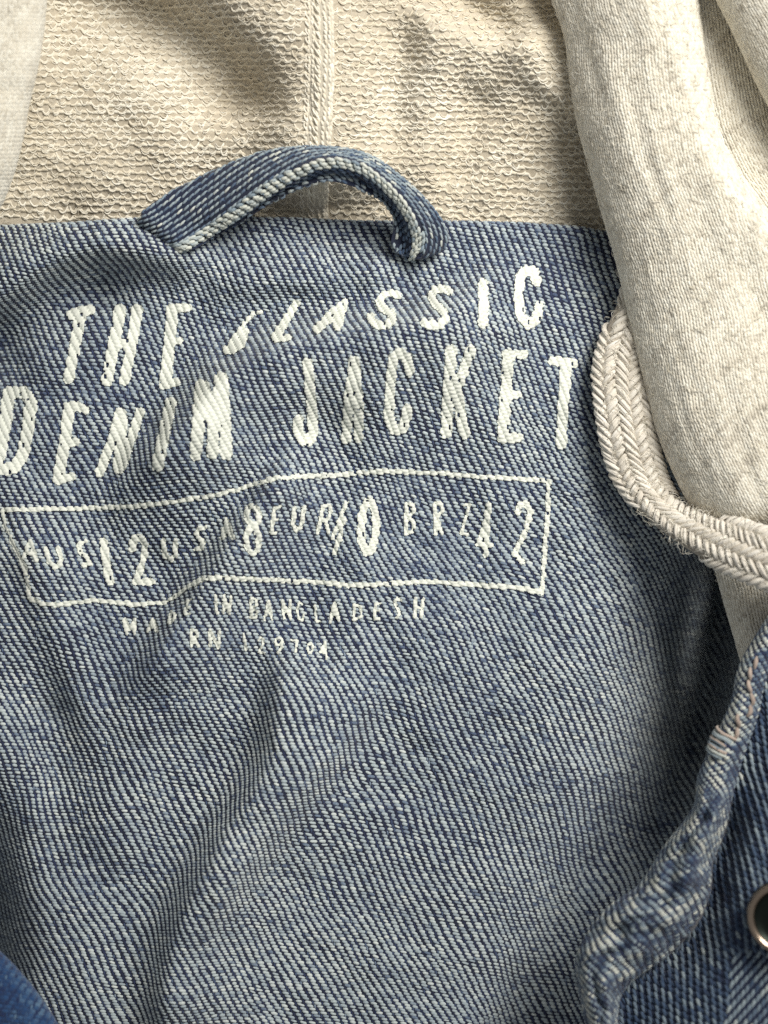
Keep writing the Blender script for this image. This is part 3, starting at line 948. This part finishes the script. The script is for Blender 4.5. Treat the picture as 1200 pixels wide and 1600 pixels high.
# ------------------------------------------------------------------ hanging loop
A = np.array([(214, 356, -4), (220, 336, 14), (245, 313, 32), (315, 276, 58), (410, 238, 84), (500, 230, 96), (575, 243, 90), (632, 282, 74), (675, 325, 52), (699, 365, 30), (690, 392, 16), (655, 407, 8)], float)
B = np.array([(262, 386, -2), (286, 385, 22), (322, 363, 48), (368, 333, 78), (432, 287, 110), (500, 252, 134), (563, 258, 132), (614, 297, 112), (645, 340, 84), (656, 372, 58), (652, 394, 36), (644, 404, 16)], float)
C = np.array([(264, 388, -12), (296, 390, 12), (328, 371, 32), (374, 347, 56), (434, 310, 84), (500, 284, 104), (550, 291, 102), (596, 313, 84), (616, 345, 60), (612, 378, 40), (622, 396, 22), (640, 405, 8)], float)
for R_ in (A, B, C):
    e_ = np.clip(1 - R_[:, 2] / 60, 0, 1)
    R_[:, 2] += e_ * (np.maximum(hb(R_[:, 0], np.maximum(R_[:, 1], 360)), 0) + 12)
for R_ in (A, B, C):
    R_[0, 2] -= 30
Dd = (A + C) / 2 + np.array([0, 0, -26.])
AB1 = A * .62 + B * .38 + np.array([0, 0, 7.]); AB2 = A * .28 + B * .72 + np.array([0, 0, 7.])
Bc = B * .7 + C * .3 + np.array([0, 4, -3.])
BC = B * .35 + C * .65 + np.array([0, 0, -10.])
LoopP = loft([Dd, A, AB1, AB2, B, Bc, BC, C, Dd], 150, 81, anchor=4)
LoopP[..., 2] += 2.0 * fbm(LoopP[..., 0] / 22, LoopP[..., 1] / 22, 131)
loop = grid_obj('hanging_loop', LoopP, M_fbase, jacket, flip=True, tone=np.full(150 * 81, .15))


def yarn_rows(sheet, name, parent, rows_u, pitch, half, wid, tone, mat, seed, lean=0.0, drop=.0, lift=1.4, kind='stuff', phase=4.3):
    r_ = np.random.default_rng(seed)
    P_, N_, T_ = [], [], []
    for k, u in enumerate(rows_u):
        y = np.arange((k * phase) % pitch, sheet.vmax, pitch)
        n = len(y)
        s = np.array([-1, -.45, .45, 1.0])
        yy = y + r_.normal(0, .06 * pitch, n)
        U = u + r_.normal(0, .4, n)[:, None] + lean * half * s
        V = yy[:, None] + half * s
        ok = sheet.inside(U.ravel(), V.ravel(), .5).reshape(U.shape).all(1) & (r_.random(n) >= drop)
        p, nn = sheet.at(U[ok], V[ok], np.array([-1.5, lift, lift, -1.5]))
        P_.append(p); N_.append(nn)
        t = tone[k] if np.ndim(tone) else tone
        T_.append(np.clip(t + r_.normal(0, .13, ok.sum()), 0, 1))
    P_ = np.concatenate(P_); N_ = np.concatenate(N_); T_ = np.concatenate(T_)
    if len(P_):
        strands(name, P_, N_, wid * np.array([.6, 1, 1, .6]), wid * .8 * np.array([.6, 1, 1, .6]), T_, mat, parent, kind)


outer = arc_sheet(LoopP[:, 8:42], 32, 3.0, flip=True)
yarn_rows(outer, 'twill_yarns', loop, np.arange(-90, -9, 8.8), 10.5, 7.2, 1.8, .68, M_fyarn, 141, lean=-.16, phase=4.0, lift=1.6)
yarn_rows(outer, 'twill_yarns', loop, np.arange(-94, -11, 8.8) + 4.4, 7.5, 3.4, 1.5, .06, M_fyarn, 142, lean=.6, phase=3.0, lift=.6)
crest = arc_sheet(LoopP[:, 34:74], 7, 2.0, flip=True)
yarn_rows(crest, 'edge_yarns', loop, np.array([-8, -2, 4, 10]), 13.5, 7.0, 3.0, [.78, 1.0, 1.0, .85], M_fyarn, 143, lean=.25, phase=4.6, lift=2.2)
yarn_rows(crest, 'edge_yarns', loop, np.array([-4, 2, 7.5]), 13.5, 2.6, 1.8, .85, M_fyarn, 144, lean=2.0, phase=4.6, lift=3.0)
yarn_rows(crest, 'edge_yarns', loop, np.array([16, 22, 29, 36, 42, 48]), 14.0, 6.2, 2.3, [.25, .35, .3, .55, .72, .6], M_fyarn, 145, lean=.2, phase=5.1, drop=.12, lift=2.0)

# ------------------------------------------------------------------ right front edge with its rolled hem
E1 = np.array([(1260, 880, 70), (1196, 972, 80), (1157, 1040, 86), (1143, 1098, 92), (1112, 1168, 96), (1092, 1214, 100), (1084, 1262, 102), (1038, 1325, 106), (1002, 1381, 110), (953, 1418, 112), (918, 1462, 112), (902, 1500, 112), (905, 1540, 112), (917, 1600, 112), (940, 1700, 110), (960, 1800, 108)], float)
E3 = np.array([(1300, 900, 84), (1236, 990, 92), (1196, 1060, 98), (1184, 1112, 100), (1160, 1180, 102), (1142, 1240, 106), (1130, 1290, 108), (1100, 1348, 112), (1090, 1392, 114), (1066, 1448, 116), (1022, 1494, 116), (980, 1524, 116), (955, 1554, 116), (950, 1602, 116), (968, 1700, 114), (990, 1800, 112)], float)
m2 = len(E1)
E3[:, 0] += 14 * np.clip((E3[:, 1] - 1300) / 80, 0, 1)
E1[:, 2] += 62; E3[:, 2] += 62
tt_ = np.linspace(0, 1, m2)
hem = np.clip((E1[:, 1] - 1200) / 60, 0, 1)
E0 = E1 + np.stack([np.full(m2, 46.), np.full(m2, 10.), np.full(m2, -70.)], -1)
E1b = E1 + np.stack([np.full(m2, 6.), np.full(m2, 2.), np.full(m2, -24.)], -1)
E2a = E1 * .75 + E3 * .25 + np.stack([0 * tt_, 0 * tt_, 26 + 34 * hem], -1)
E2b = E1 * .35 + E3 * .65 + np.stack([0 * tt_, 0 * tt_, 26 + 40 * hem], -1)
E3b = E3 + np.stack([8 + 4 * hem, 4 * hem, -6 - 34 * hem], -1)
E4 = np.stack([np.maximum(E3[:, 0] + 45, np.interp(E3[:, 1], [900, 1250, 1300, 1400, 1480, 1560, 1650, 1800], [1340, 1190, 1176, 1158, 1140, 1110, 1080, 1080])), E3[:, 1] + 10, E3[:, 2] + 34], -1)
E5 = E4 + np.stack([np.full(m2, 40.), np.full(m2, 12.), np.full(m2, 18.)], -1)
E6 = E4 + np.stack([np.full(m2, 110.), np.full(m2, 20.), np.full(m2, 22.)], -1)
E7 = E4 + np.stack([np.full(m2, 240.), np.full(m2, 30.), np.full(m2, 10.)], -1)
FrontP = loft([E0, E1b, E1, E2a, E2b, E3, E3b, E4, E5, E6, E7], 240, 140, anchor=3)
cidx = np.arange(140) / 139 * 10
hm = np.exp(-((cidx - 3.6) / 1.3) ** 2)
al = np.linspace(0, arclen(FrontP[:, 42])[-1], 240)[:, None]
puck = np.sin(al / 11.5 + cidx * 1.1 + 2.5 * fbm(al / 60 + 0 * cidx, cidx * .5 + 0 * al, 151)) * 6.0 + 17 * fbm(al / 40 + 0 * cidx, cidx * .7 + 0 * al, 153)
FrontP[..., 2] += hm * puck * np.clip((FrontP[..., 1] - 1000) / 250, .25, 1)
crs = 3.5 + .5 * fbm(al / 50, al * 0, 155)
FrontP[..., 2] -= 20 * np.exp(-((cidx - crs) / .26) ** 2) * np.clip((FrontP[..., 1] - 1230) / 60, 0, 1)
FrontP[..., 0] += hm * 5 * fbm(al / 40 + 0 * cidx, cidx * .5 + 0 * al, 157)
FrontP[..., 2] += np.clip((cidx - 6) / 2, 0, 1) * (9 * fbm(FrontP[..., 0] / 90, FrontP[..., 1] / 120, 159))
front = grid_obj('front_panel', FrontP, M_fbase, jacket, tone=np.full(240 * 140, .3))
hem_sheet = arc_sheet(FrontP[:, 12:76], 30, 3.0)


def inv_hem(a, b):
    return a * .80 + b * .6, -a * .6 + b * .80


def hem_tone(u, v):
    return .66 + .34 * np.exp(-((u + 14 + 14 * fbm(v / 40, u / 40, 163)) / 15) ** 2) + .7 * fbm(u / 18, v / 18, 161)


twill(hem_sheet, 'hem_weft_yarns', 'hem_warp_yarns', front, (-120, 150), (0, 1150), M_fyarn, M_warp, inv=inv_hem, rep=12.5, row=6.0, sh=3.2, tone_fn=hem_tone, scale=.95, seed=61)
face_sheet = arc_sheet(FrontP[:, 74:], 14, 3.0)




def locate(sheet, x, y):
    """material (u, v) of the sheet under layout point (x, y)"""
    px_, py_ = sheet.P[..., 0].ravel(), sheet.P[..., 1].ravel()
    ok_ = sheet.valid.ravel() > .5
    idx_ok = np.where(ok_)[0]
    best = np.concatenate([idx_ok[np.argmin((px_[ok_][None] - a[:, None]) ** 2 + (py_[ok_][None] - b[:, None]) ** 2, 1)] for a, b in zip(np.array_split(x, max(1, len(x) // 400)), np.array_split(y, max(1, len(x) // 400)))])
    nu = sheet.P.shape[1]
    u = sheet.u0 + (best % nu) * sheet.du; v = sheet.v0 + (best // nu) * sheet.dv
    for _ in range(3):
        p = sheet.lay(u, v); pu = (sheet.lay(u + 2, v) - sheet.lay(u - 2, v)) / 4; pv = (sheet.lay(u, v + 2) - sheet.lay(u, v - 2)) / 4
        ex, ey = x - p[:, 0], y - p[:, 1]
        det = pu[:, 0] * pv[:, 1] - pv[:, 0] * pu[:, 1]
        det = np.where(np.abs(det) < .15, .15 * np.where(det < 0, -1, 1), det)
        u = u + np.clip((ex * pv[:, 1] - ey * pv[:, 0]) / det, -6, 6)
        v = v + np.clip((pu[:, 0] * ey - pu[:, 1] * ex) / det, -6, 6)
    p = sheet.lay(u, v)
    return u, v, np.hypot(p[:, 0] - x, p[:, 1] - y) < 2.5


def face_lines(name, x, y, ang, half, wid, tone, lift, seed):
    r_ = np.random.default_rng(seed)
    u, v, good = locate(face_sheet, x, y)
    u2, v2, g2 = locate(face_sheet, x + np.cos(ang) * half, y + np.sin(ang) * half)
    good &= g2
    u, v, u2, v2, n = u[good], v[good], u2[good], v2[good], good.sum()
    s = np.array([-1, -.45, .45, 1.0])
    U = u[:, None] + (u2 - u)[:, None] * s; V = v[:, None] + (v2 - v)[:, None] * s
    k = face_sheet.inside(U, V, .5).all(1)
    P, N = face_sheet.at(U[k], V[k], np.array([-1.6, lift, lift, -1.6]) + r_.normal(0, .25, k.sum())[:, None])
    strands(name, P, N, wid * np.array([.6, 1, 1, .6]), wid * .8 * np.array([.6, 1, 1, .6]), np.clip(tone[good][k] + r_.normal(0, .12, k.sum()), 0, 1), M_fyarn, front)


r_ = np.random.default_rng(90)
gx, gy = np.meshgrid(np.arange(930, 1330, 11.2), np.arange(930, 1760, 10.5))
gx = gx.ravel(); gy = gy.ravel() + (np.round(gx / 11.2) % 2) * 5
bendx = gx + 16 * np.sin((gy - 1260) / 130) + .10 * (gy - 1400) + 7 * fbm(gx / 120, gy / 120, 191)
low_r = bendx > 1152 - (gy - 1440) * .12
tn = .50 + .3 * fbm(gx / 70, gy / 70, 193)
m_a = ~(low_r & (gy > 1490))
face_lines('face_yarns', bendx[m_a], gy[m_a] + r_.normal(0, .8, m_a.sum()), np.full(m_a.sum(), math.radians(68)), 8.2, 2.7, tn[m_a], 2.0, 147)
face_lines('face_yarns', bendx[m_a] + 5.6, gy[m_a] + 4, np.full(m_a.sum(), math.radians(55)), 5.5, 2.0, tn[m_a] * 0 + .14, .6, 148)
ca, sa = math.cos(math.radians(-48)), math.sin(math.radians(-48))
qx, qy = np.meshgrid(np.arange(-300, 300, 10.5), np.arange(-300, 300, 11.2))
qx = qx.ravel(); qy = qy.ravel()
rx_ = 1190 + qx * ca - qy * sa; ry_ = 1600 + qx * sa + qy * ca
m_b = (rx_ > 1152 - (ry_ - 1440) * .12) & (ry_ > 1490)
face_lines('face_yarns', rx_[m_b], ry_[m_b], np.full(m_b.sum(), math.radians(-60)), 8.2, 2.7, np.full(m_b.sum(), .58), 2.0, 149)
# tan topstitching on the hem and a bar tack
r_ = np.random.default_rng(88)
for y in list(np.arange(190, 330, 21.0)):
    k = np.linspace(-1, 1, 6)
    U = 14 + r_.normal(0, 3) + 2.5 * k + 0 * k; V = y + 9.5 * k
    P, N = hem_sheet.at(U, V, 1.0 + 4.6 * (1 - k ** 2))
    V_, Q_ = strands_geo(P[None], N[None], 2.9 * np.array([.6, 1, 1.1, 1.1, 1, .6]), 2.4 * np.ones(6))
    mesh_obj('topstitch', V_, Q_, M_tan, front, tone=np.full(len(V_), .6 + r_.normal(0, .15)))
for j in range(9):
    k = np.linspace(-1, 1, 7)
    U = -14 + 26 * k + r_.normal(0, 2); V = 322 + j * 4.6 + 7 * k + r_.normal(0, 1.5)
    P, N = hem_sheet.at(U, V, 3.5 + 5.0 * (1 - k ** 2))
    V_, Q_ = strands_geo(P[None], N[None], 2.2 * np.ones(7), 2.0 * np.ones(7))
    mesh_obj('bar_tack', V_, Q_, M_tan if j % 3 == 0 else M_fyarn, front, tone=np.full(len(V_), .75 + r_.normal(0, .12)))

# ------------------------------------------------------------------ button at the right
def lathe(name, prof, centre, tilt, mat, parent, n=48):
    prof = np.array(prof, float)
    a = np.linspace(0, 2 * math.pi, n + 1)
    V = np.stack([prof[:, 0][:, None] * np.cos(a), prof[:, 0][:, None] * np.sin(a), np.repeat(prof[:, 1][:, None], n + 1, 1)], -1)
    rx, ry = tilt
    cx, sx, cy, sy = math.cos(rx), math.sin(rx), math.cos(ry), math.sin(ry)
    Rm = np.array([[cy, 0, sy], [0, 1, 0], [-sy, 0, cy]]) @ np.array([[1, 0, 0], [0, cx, -sx], [0, sx, cx]])
    V = V @ Rm.T * S + Wd(np.array(centre, float))
    return mesh_obj(name, V.reshape(-1, 3), grid_quads(len(prof), n + 1)[:, ::-1], mat, parent)


bc = (1229, 1432, 272)
btn = lathe('button', [(0.5, 6), (24, 8), (36, 6), (42, 12), (48, 18), (54, 14), (56, 6), (53, -8), (34, -14), (14, -18), (13, -60)], bc, (.12, -.38), M_dark, jacket)
lathe('button_rim', [(43, 14), (46, 19), (50, 20), (53.5, 16), (55, 11)], bc, (.12, -.38), M_brass, btn)

# ------------------------------------------------------------------ left front, lower corner
Le = np.array([(-120, 1390, 150), (-60, 1440, 170), (0, 1490, 185), (38, 1530, 190), (66, 1566, 190), (92, 1610, 188), (120, 1680, 180), (150, 1780, 170)], float)
LF = [Le + np.array([-50, 30, -120.]), Le + np.array([-6, 4, -50.]), Le, Le + np.array([-18, 12, 26.]), Le + np.array([-55, 40, 40.]), Le + np.array([-130, 90, 44.]), Le + np.array([-260, 170, 40.])]
LFP = loft(LF, 90, 60, anchor=2)
LFP[..., 2] += 5 * fbm(LFP[..., 0] / 50, LFP[..., 1] / 50, 181)
M_lbase = yarn_mat('indigo_denim_ground', [(0, hexc(10, 26, 60)), (1, hexc(22, 52, 98))])
M_lyarn = yarn_mat('indigo_denim_yarn', [(0, hexc(14, 38, 82)), (.5, hexc(32, 72, 118)), (1, hexc(120, 150, 170))])
lfront = grid_obj('front_panel', LFP, M_lbase, jacket, flip=True)
lsheet = arc_sheet(LFP, 24, 3.0, flip=True)
twill(lsheet, 'face_warp_yarns', 'face_weft_yarns', lfront, (-80, 260), (0, 560), M_lyarn, M_lyarn, inv=lambda a, b: (a * .7 + b * .7, -a * .7 + b * .7), rep=14, row=7.0, sh=4, tone_fn=lambda u, v: .45 + .3 * fbm(u / 40, v / 40, 183), seed=65)

scene.render.engine = 'CYCLES'
scene.cycles.use_denoising = False
scene.cycles.max_bounces = 6
print('OBJ', len(bpy.data.objects), 'TRIS', sum(len(m.polygons) * 2 for m in bpy.data.meshes))
